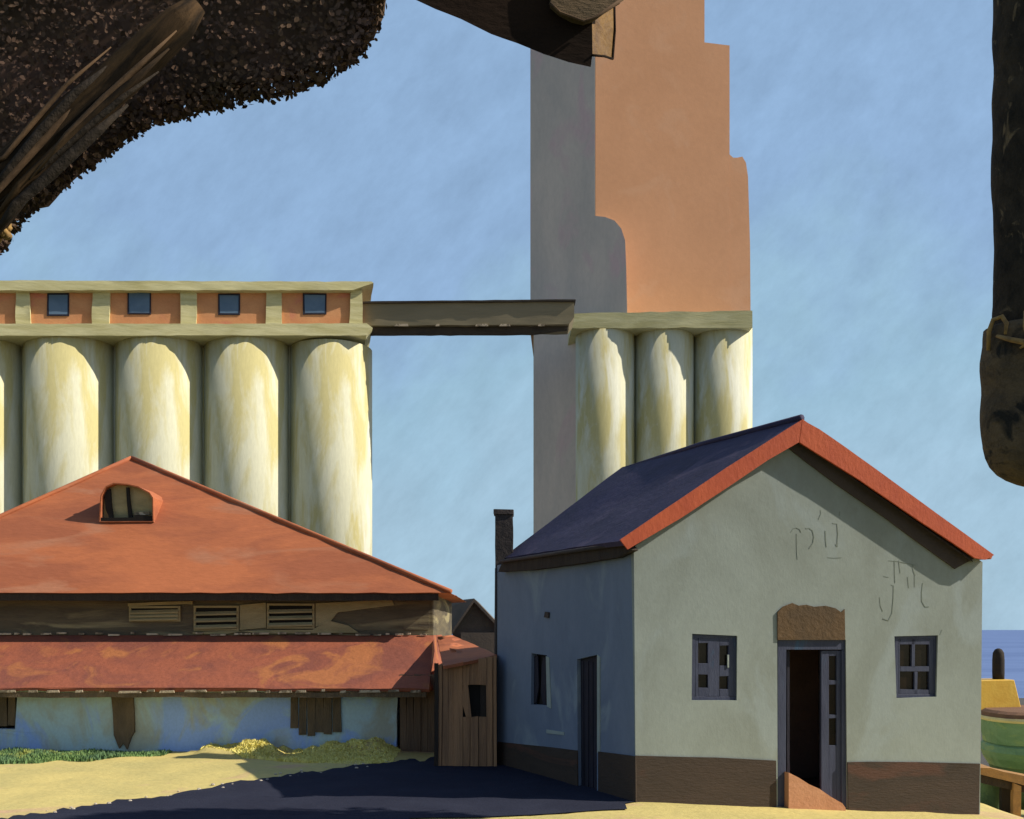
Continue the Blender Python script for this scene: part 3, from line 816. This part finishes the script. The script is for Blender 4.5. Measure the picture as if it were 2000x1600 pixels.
# lower body
plan_low = [(X(1163), TD + .05), (X(1460), TD + .05), (X(1460), TD + 11), (X(1048, TD + 11), TD + 11), (X(1042, TD + cd), cfy + .05)]
vprism(plan_low, zg, Z(611) - .01).build('base_block', M['concrete'], tower)
r2 = 1.93
cc2 = Vector((X(1181), TD - .1, 0))
t1 = cyl(cc2, r2, zg, Z(640)).build('silo_cylinder', M['concrete'], tower)
for p in t1.data.polygons: p.use_smooth = len(p.vertices) == 4
for i in (1, 2): dup(t1, Vector(((3.95, 7.86)[i - 1], .12 * i, 0)), tower)
b = MB().slab(Plane((0, TD - 2.12, 0), (0, -1, 0)), [(1116, 641), (1470, 640), (1469, 607), (1118, 612)], (), 0, 4.5); b.build('ledge', M['trim'], tower, rough=.06, sub=1.2)

# ------------------------------------------------------------------ conveyor bridge
br_ = thing('conveyor_bridge', 'long brown enclosed conveyor bridge joining the silo row to the elevator tower', 'conveyor bridge', (-4, 62, 16))
BP = Plane((0, 61.0, 0), (0, -1, 0))
MB().slab(BP, [(708, 636), (1112, 634), (1122, 620), (1122, 588), (708, 592)], (), 0, 2.1).build('gallery', M['bridge'], br_, rough=.06, sub=1.0)
b = MB().slab(Plane((0, 61.3, 0), (0, -1, 0)), [(712, 652), (860, 651), (1000, 651), (1040, 650), (1108, 642), (1110, 634.7), (712, 636.7)], (), 0, .5); b.build('girder', M['bridge_under'], br_, rough=.05, sub=.8)
b = MB()
for x, wd in ((770, 28), (928, 26), (975, 22), (850, 10), (1050, 14)):
    b.slab(BP, [(x, 637), (x + wd, 637), (x + wd - 2, 632.5), (x + 3, 633)], (), .06, .06)
b.build('flaking_edge', M['fringe'], br_)
MB().slab(BP, [(706, 592), (1124, 588), (1124, 584.5), (706, 588.5)], (), .15, 2.4).build('gallery_roof', M['bridge_under'], br_, rough=.03, sub=1.0)

# ------------------------------------------------------------------ boat and trestle
boat = thing('fishing_boat', 'green boat with brown deck, yellow cabin and black funnel behind the house corner', 'boat', (8.8, 18.2, -.9))
bx = Vector((.90, -.436, 0)); by = Vector((.436, .90, 0))
S0 = at(1948, 1398, 18.2); S0.z = 0
DZ = .74
def hull_ring(s, half, z, n):
    return S0 + bx * s + by * half * n + Vector((0, 0, z))
def outline(z, shrink, L=6.0, wd=1.15):
    pts_ = []
    K = 14
    for i in range(K + 1):           # rounded stern
        a = math.pi / 2 + math.pi * i / K
        pts_.append(S0 + bx * (.75 * math.cos(a) * shrink + .45) + by * (wd * math.sin(a) * shrink) + Vector((0, 0, z)))
    for i in range(1, 10):           # near side to the bow
        t = i / 10
        pts_.append(S0 + bx * (.45 + (L - .45) * t) - by * (wd * shrink * (1 - t ** 2.4)) + Vector((0, 0, z + .25 * t ** 2)))
    pts_.append(S0 + bx * L * (.9 + .1 * shrink) + Vector((0, 0, z + .25)))
    for i in range(9, 0, -1):
        t = i / 10
        pts_.append(S0 + bx * (.45 + (L - .45) * t) + by * (wd * shrink * (1 - t ** 2.4)) + Vector((0, 0, z + .25 * t ** 2)))
    return pts_
MB().loft([outline(.28, .93), outline(.50, .97), outline(.66, .99)]).build('hull', M['hull'], boat, smooth=False, rough=.01)
MB().loft([outline(.662, 1.0), outline(.70, 1.02), outline(.735, 1.0)]).build('rub_rail', M['cream'], boat)
MB().loft([outline(.737, .985), outline(.80, .95), outline(.84, .86)]).build('deck', M['deck'], boat, rough=.01)
MB().loft([outline(-.12, .82), outline(.02, .93), outline(.14, .985), outline(.24, .95), outline(.279, .90)]).build('lower_strake', M['hull'], boat)
MB().loft([outline(-.90, .25), outline(-.70, .5), outline(-.40, .70), outline(-.122, .80)]).build('bottom', M['hull_low'], boat)
cb = at(1938, 1380, 18.9)
def frus(c, w0, w1, z0, z1, dep, sk=0.0):
    return MB().loft([[Vector((c.x - w0 / 2, c.y - dep / 2, z0)), Vector((c.x + w0 / 2, c.y - dep / 2, z0)), Vector((c.x + w0 / 2, c.y + dep / 2, z0)), Vector((c.x - w0 / 2, c.y + dep / 2, z0))],
                      [Vector((c.x - w1 / 2, c.y - dep / 2.6, z1)), Vector((c.x + w1 / 2, c.y - dep / 2.6, z1 + sk)), Vector((c.x + w1 / 2, c.y + dep / 2.6, z1 + sk)), Vector((c.x - w1 / 2, c.y + dep / 2.6, z1))]])
cD = 18.7
zc0 = .78; zc1 = Z(1329, cD - .3)
frus(Vector((X(1930, cD), cD, 0)), .84, .66, zc0, zc1, .8, .01).build('cabin', M['yellow'], boat, bevel=.015)
fc = Vector((X(1950, cD), cD, 0))
rings = []
for z, r in ((zc1 - .02, .10), (zc1 + .12, .105), (zc1 + .36, .105), (zc1 + .49, .095), (zc1 + .55, .06), (zc1 + .57, .015)):
    rings.append([fc + Vector((r * math.cos(2 * math.pi * i / 20), r * math.sin(2 * math.pi * i / 20), z)) for i in range(20)])
MB().loft(rings).build('funnel', M['funnel'], boat, smooth=True)

tres = thing('timber_trestle', 'rough orange timber trestle standing in front of the green boat', 'trestle', (7.6, 15.6, -.9))
TPl = Plane((7.6, 15.6, 0), (-.12, -1, 0))
MB().slab(TPl, [(1914, 1512), (1960, 1524), (2060, 1549), (2060, 1528), (1960, 1508), (1935, 1500), (1916, 1499)], (), .0, .5).build('plank', M['jetty'], tres, rough=.012, sub=.2)
MB().slab(TPl, [(1918, 1530), (2060, 1562), (2060, 1550), (1918, 1514)], (), -.08, .3).build('beam', M['dark_wood'], tres)
for x0, x1, o_, mm in ((1979, 1994, 0.02, 'jetty'), (1957, 1975, -.2, 'dark_wood'), (2030, 2048, .0, 'jetty')):
    MB().slab(TPl, [(x0, 1625), (x1, 1627), (x1 + 1, 1536), (x0 + 1, 1530)], (), o_ - .03, .12).build('leg', M[mm], tres, rough=.012, sub=.2)
MB().slab(TPl, [(1908, 1508), (1913, 1510), (1914, 1468), (1908, 1466)], (), .03, .08).build('upright', M['twig'], tres)

tub = thing('green_tub', 'dull green tub with rim lying beneath the timber trestle', 'tub', (7.5, 16.0, -.9))
TB = at(1936, 1552, 16.3)
def tubring(r, dz): return [TB + Vector((r * math.cos(a), r * math.sin(a), dz)) for a in [i * math.tau / 28 for i in range(28)]]
MB().loft([tubring(.17, -.30), tubring(.20, -.18), tubring(.215, 0), tubring(.21, .16), tubring(.20, .215)]).build('tub_body', M['hull_low'], tub, smooth=True)
MB().loft([tubring(.205, .216), tubring(.225, .225), tubring(.225, .25), tubring(.20, .262)]).build('rim', M['hull'], tub, smooth=True)

# ------------------------------------------------------------------ vegetation at the wall foot
def blades(n, region, hgt, mtl, name, lbl, cat, lean_=.35, wd=.02):
    b = MB()
    for _ in range(n):
        x, y, hs = region()
        z = gz2(x, y) - .02
        h = hgt * hs * random.uniform(.5, 1.2)
        a = random.uniform(0, math.tau); l = random.uniform(0, lean_) * h
        w_ = wd * random.uniform(.6, 1.3); ca, sa = math.cos(a), math.sin(a)
        a2 = random.uniform(0, math.tau)
        dx, dy_ = w_ * math.cos(a2), w_ * math.sin(a2)
        p = Vector((x, y, z)); tip = p + Vector((ca * l, sa * l, h)); mid = p + Vector((ca * l * .3, sa * l * .3, h * .55))
        i = len(b.v)
        b.v += [p + Vector((-dx, -dy_, 0)), p + Vector((dx, dy_, 0)), mid + Vector((dx * .7, dy_ * .7, 0)), mid - Vector((dx * .7, dy_ * .7, 0)), tip]
        b.f += [(i, i + 1, i + 2, i + 3), (i + 3, i + 2, i + 4)]
    me = bpy.data.meshes.new(name); me.from_pydata([tuple(v) for v in b.v], [], b.f); me.materials.append(mtl)
    o = bpy.data.objects.new(name, me); col.objects.link(o)
    o['label'] = lbl; o['category'] = cat; o['kind'] = 'stuff'
    return o
def greg():
    while True:
        x = random.uniform(-10.5, -6.2); y = random.uniform(16.3, 18.7)
        t = (x + 10.5) / 4.3
        if y < 16.3 + 1.9 * t ** 1.3 + .3 * noise.noise(Vector((x * 2, y * 2, 0))): continue
        return x, y, (1.0 - .45 * t) * (.6 + .8 * abs(noise.noise(Vector((x * 1.5, y * 1.5, 4)))))
blades(15000, greg, .15, M['grass'], 'green_grass', 'green grass growing along the foot of the pale blue shed wall', 'grass')
def dreg():
    while True:
        x = random.uniform(-5.6, -2.05); y = random.uniform(17.2, 18.75)
        m = noise.noise(Vector((x * 1.3, y * .8, 1)))
        if y < 17.2 + 1.2 * (1 - smoothstep(-5.6, -3.4, x)): continue
        return x, y, .35 + 1.5 * max(0, m + .25)
blades(14000, dreg, .085, M['dry_grass'], 'dry_grass', 'yellow dry grass mounded at the right foot of the pale blue shed wall', 'grass', .8, .03)
# stones along the broken edge of the painted shadow
b = MB()
for _ in range(46):
    x = random.uniform(60, 775)
    yy = None
    for i in range(len(edge) - 1):
        if edge[i][0] <= x <= edge[i + 1][0]:
            t = (x - edge[i][0]) / (edge[i + 1][0] - edge[i][0]); yy = edge[i][1] + (edge[i + 1][1] - edge[i][1]) * t
    P_ = gpix(x, yy + random.uniform(-5, 5), 0); r = random.uniform(.012, .035)
    P_.z = gz2(P_.x, P_.y) + r * .4
    b.loft([[P_ + Vector((r * k * math.cos(a), r * k * math.sin(a) * .8, r * zz)) for a in [i * math.tau / 7 for i in range(7)]] for k, zz in ((.5, -.5), (1, 0), (.55, .5))])
o = b.build('pebbles', M['stone'], rough=.004)
o['label'] = 'pale pebbles scattered along the broken edge of the painted shadow'; o['category'] = 'pebbles'; o['kind'] = 'stuff'

# ------------------------------------------------------------------ trees overhead
def leaves(pts_, size, name, m, parent, soft=1):
    b = MB()
    o_loc = parent.location
    for p in pts_:
        n = Vector((random.gauss(0, soft), random.gauss(0, 1) if soft == 1 else random.choice((-1, -1, 1)), random.gauss(0, soft))).normalized()
        u = n.orthogonal().normalized()
        a = random.uniform(0, math.tau)
        v = n.cross(u); u, v = u * math.cos(a) + v * math.sin(a), v * math.cos(a) - u * math.sin(a)
        s = size * random.uniform(.6, 1.3); w_ = s * .62
        q = Vector(p) - o_loc
        i = len(b.v)
        b.v += [q - u * s, q - u * s * .45 + v * w_, q + u * s * .4 + v * w_ * .9 + n * s * .1, q + u * s, q + u * s * .4 - v * w_ * .9 + n * s * .1, q - u * s * .45 - v * w_]
        b.f.append((i, i + 1, i + 2, i + 3, i + 4, i + 5))
    me = bpy.data.meshes.new(name); me.from_pydata([tuple(v) for v in b.v], [], b.f); me.materials.append(m)
    o = bpy.data.objects.new(name, me); col.objects.link(o); o.parent = parent
    return o

# left tree
lt = thing('leafy_tree', 'dark brown leafy tree whose bough and crown fill the upper left, with a sawn limb', 'tree', (-5.2, 5.6, 0))
LD = 6.0
crown = [(-330, 560), (-150, 550), (0, 478), (12, 455), (40, 418), (100, 368), (165, 318), (232, 268), (300, 232), (400, 210), (500, 186), (560, 176), (620, 154), (665, 128), (702, 106), (716, 82), (733, 58), (744, 18), (752, -10), (765, -110), (720, -290), (600, -470), (420, -590), (200, -650), (-60, -640), (-300, -540), (-480, -370), (-590, -150), (-620, 80), (-570, 300), (-460, 470)]
CP3 = [(at(x, y, LD).x, at(x, y, LD).z) for x, y in crown]
lp = []
bbx = (min(p[0] for p in CP3), max(p[0] for p in CP3)); bbz = (min(p[1] for p in CP3), max(p[1] for p in CP3))
def edge_dist(x, z):
    d = 9
    for i in range(len(CP3)):
        a = Vector(CP3[i]); c = Vector(CP3[(i + 1) % len(CP3)]); ab = c - a
        t = max(0, min(1, (Vector((x, z)) - a).dot(ab) / ab.length_squared))
        d = min(d, (Vector((x, z)) - a - ab * t).length)
    return d
edge_lp = []
while len(lp) < 72000:
    x = random.uniform(*bbx); z = random.uniform(*bbz)
    if not inpoly(x, z, CP3): continue
    d = edge_dist(x, z)
    if d < .006: continue
    if d < .05:
        edge_lp.append((x, LD + random.uniform(0, .12), z)); continue
    thick = min(.9, .10 + d * 1.3)
    lp.append((x, LD + random.uniform(-.15, 1) * thick, z))
lw = core = [(-320, 500), (-150, 490), (-20, 440), (10, 405), (60, 360), (150, 290), (225, 236), (300, 200), (400, 178), (500, 154), (570, 138), (640, 112), (690, 72), (715, 18), (722, -30), (725, -110), (685, -270), (575, -435), (405, -545), (200, -600), (-55, -590), (-280, -500), (-445, -345), (-545, -140), (-570, 75), (-525, 285), (-425, 425)]
MB().prism([[at(x, y, LD + .12) for x, y in core]], (0, .8, .45)).build('inner_crown', M['leaf_dark'], lt, rough=.05, sub=.12)
leaves(lp, .017, 'crown', M['leaf_dark'], lt, .40)
leaves(edge_lp, .020, 'fringe_leaves', M['leaf_dark'], lt)
MB().tube([(-5.2, 5.9, -.3), (-5.1, 5.9, 1.5), (-4.95, 5.85, 2.8), (-4.5, 5.75, 3.7), tuple(at(-405, 556, 5.7))], [.42, .34, .30, .27, .25], 16, .3).build('trunk', M['bark'], lt, smooth=True)
def bez(px_list, D0, D1):
    n = len(px_list); return [at(x, y, D0 + (D1 - D0) * i / (n - 1)) for i, (x, y) in enumerate(px_list)]
bo = MB()
BD = 5.70
bo.tube(bez([(-420, 560), (-200, 500), (-60, 425), (20, 352), (110, 262), (200, 180), (290, 100), (350, 45), (385, 8)], BD, BD), [.24, .20, .165, .135, .115, .105, .10, .088, .05], 14, .25)
bough = bo.build('bough', M['bark_streak'], lt, smooth=True)
M['bark_dark_streak'] = mat('dark_bark_ridge', (.030, .020, .012), (.016, .012, .009), 5, bump=.6, grain=.2)
M['bark_light_streak'] = mat('light_bark_ridge', (.13, .075, .036), (.06, .036, .02), 7, (6, 1, 1), rot=(0, R(-44), 0), vtype='TEXTURE', bump=.6, grain=.2)
for pl_, r_, mm in (([(-60, 335), (8, 308), (60, 245), (130, 165), (217, 92)], .016, 'bark_light_streak'),
                    ([(-40, 420), (0, 368), (60, 300), (120, 235), (180, 175)], .022, 'bark_light_streak'),
                    ([(-40, 395), (20, 330), (80, 255), (150, 180), (230, 115)], .030, 'bark_dark_streak'),
                    ([(-20, 440), (40, 360), (120, 285), (190, 215), (260, 160), (330, 95)], .030, 'bark_streak'),
                    ([(0, 395), (90, 320), (170, 250), (240, 190), (310, 140)], .018, 'bark_dark_streak'),
                    ([(-20, 470), (30, 400), (100, 340), (180, 265), (250, 205)], .034, 'bark_dark_streak'),
                    ([(60, 350), (130, 265), (200, 195), (270, 130), (345, 60)], .020, 'bark_light_streak')):
    n = len(pl_)
    MB().tube(bez(pl_, BD - .15, BD - .07), [r_ * (1 - .8 * abs(2 * i / (n - 1) - 1) ** 2) for i in range(n)], 8, .3).build('bark_ridge', M[mm], lt, smooth=True)
b = MB()
kp = at(5, 452, 5.8)
for i in range(26):
    p = kp + Vector((random.uniform(-.03, .03), random.uniform(-.03, .03), random.uniform(-.045, .045)))
    b.loft([[p + Vector((.022 * k * math.cos(a), .022 * k * math.sin(a), zz)) for a in [j * math.tau / 6 for j in range(6)]] for k, zz in ((.4, -.02), (1, 0), (.4, .02))])
b.build('seed_cluster', M['twig'], lt, smooth=True)
# sawn limb of the same tree, showing at the top
HPn = Plane((0, 6.0, 0), (.10, -1, 0))
lb = MB().prism([[HPn.p(x, y) for x, y in [(560, -140), (700, -60), (800, -4), (850, 19), (900, 38), (960, 66), (1010, 84), (1060, 106), (1110, 122), (1154, 131), (1157, 105), (1156, 42), (1130, 20), (1085, -20), (1060, -140)]]], (0, .30, .20)).build('sawn_limb', M['hewn'], lt, rough=.012, sub=.12)
ce = MB().prism([[HPn.p(1157, 107, .0), HPn.p(1156, 44, .0), HPn.p(1180, 22, -.12), HPn.p(1200, 12, -.24), HPn.p(1201, 60, -.24), HPn.p(1197, 114, -.24), HPn.p(1180, 108, -.12)]], Vector((.003, .02, 0)))
ce.build('cut_end', M['amber'], lb, rough=.004, sub=.06)
MB().tube([HPn.p(1157, 108, .01), HPn.p(1180, 110, -.11), HPn.p(1197, 115, -.23), HPn.p(1201, 60, -.23), HPn.p(1200, 14, -.23)], .007, 6, .2).build('bark_rim', M['hewn'], lb, smooth=True)
sp = MB().slab(HPn, [(1072, -60), (1074, 8), (1092, 24), (1118, 37), (1140, 42), (1160, 36), (1182, 20), (1216, -2), (1230, -60)], [], .05, .05)
fl = sp.build('bark_flap', M['tan'], lb, rough=.012, sub=.06)
MB().tube([HPn.p(1074, 6, .07), HPn.p(1094, 25, .07), HPn.p(1140, 42, .07), HPn.p(1164, 34, .07), HPn.p(1216, -2, .07)], .010, 8).build('bark_lip', M['bark_light_streak'], lb, smooth=True)

# right tree (stands outside the frame; its dead bough hangs in at the right edge)
rt = thing('rough_barked_tree', 'black rough barked tree whose hanging bough with rounded stub borders the right edge', 'tree', (8.6, 9.6, 0))
RD = 10.0
pxm = lambda px, py: at(px, py, RD)
segs = 30
def column(rows, name, m, seg=22, wob=.06):
    rings_ = []
    for (y, xl_px, xr_px, kk) in rows:
        a = pxm(xl_px, y); c = pxm(xr_px, y)
        ce_ = (a + c) / 2; r_ = (c - a).length / 2
        ring_ = []
        for i in range(seg):
            th = math.tau * i / seg
            q_ = ce_ + Vector((r_ * math.cos(th), r_ * .85 * math.sin(th), 0))
            q_ += (q_ - ce_).normalized() * wob * noise.noise(q_ * 3.1) if r_ > .05 else Vector()
            ring_.append(q_)
        rings_.append(ring_)
    return MB().loft(rings_)
rows = [(y, 1943 + 1.2 * math.sin(y * .017) + 1.0 * math.sin(y * .05), 2075, 1) for y in range(-400, 700, 18)]
bg_ = column(rows, 'b', None, wob=.022).build('hanging_bough', M['bark'], rt, smooth=True, rough=.012)
rows = [(628, 1985, 2030, 0), (634, 1945, 2060, 0), (642, 1926, 2080, 0)] + [(y, 1922 + 1.5 * math.sin(y * .06), 2088, 0) for y in range(656, 860, 16)]
rows += [(870, 1924, 2086, 0), (890, 1929, 2082, 0), (908, 1937, 2074, 0), (924, 1950, 2062, 0), (936, 1966, 2046, 0), (946, 1985, 2030, 0), (950, 1998, 2016, 0)]
st_ = column(rows, 's', None, wob=.035).build('bough_stub', M['bark_stub'], rt, smooth=True, rough=.014)
b = MB()
fr = lambda x, y, o_=-.36: pxm(x, y) + Vector((0, o_, 0))
b.tube([fr(1921, 690, -.1), fr(1920, 655, -.12), fr(1926, 633, -.14), fr(1936, 632, -.22), fr(1941, 648, -.26), fr(1938, 668, -.26)], [.016, .022, .022, .022, .020, .012], 8, .3)
b.tube([fr(1928, 668, -.2), fr(1945, 682, -.32), fr(1962, 690, -.38), fr(1980, 715, -.42), fr(2000, 752, -.42), fr(2030, 790, -.40)], [.018, .026, .030, .026, .024, .02], 8, .3)
b.tube([fr(1956, 700, -.36), fr(1972, 690, -.40), fr(1990, 684, -.42), fr(2020, 690, -.42)], [.012, .018, .018, .014], 8, .3)
b.tube([fr(1968, 690, -.40), fr(1962, 660, -.38), fr(1964, 630, -.36)], [.014, .012, .006], 8, .3)
b.build('twisted_twig', M['twig'], rt, smooth=True)
MB().tube([(8.6, 9.6, -.6), (8.5, 9.6, 2), (8.3, 9.7, 4.5), (7.6, 9.9, 6.8), (6.4, 10, 8.4), (5.1, 10, 9.0)], [.45, .38, .32, .27, .24, .22], 14, .2).build('trunk', M['bark'], rt, smooth=True)
shade_crown_pts = []
CC = Vector((7.35, 10.1, 7.2))
lobes = [(CC, 1.7)]
for i in range(14):
    d_ = Vector((random.gauss(0, 1), random.gauss(0, .8), random.gauss(0, 1))).normalized()
    lobes.append((CC + Vector((d_.x * 1.2, d_.y * .9, d_.z * 1.3)), random.uniform(.6, .95)))
while len(shade_crown_pts) < 12000:
    c_, r_ = random.choice(lobes)
    d_ = Vector((random.gauss(0, 1), random.gauss(0, 1), random.gauss(0, 1))).normalized() * r_ * random.random() ** .4
    p_ = c_ + d_
    if (p_.x / p_.y) < .535: continue
    shade_crown_pts.append(p_)
leaves(shade_crown_pts, .11, 'crown', M['leaf_dark'], rt)  # unseen crown, added and placed to cast shade on the foreground
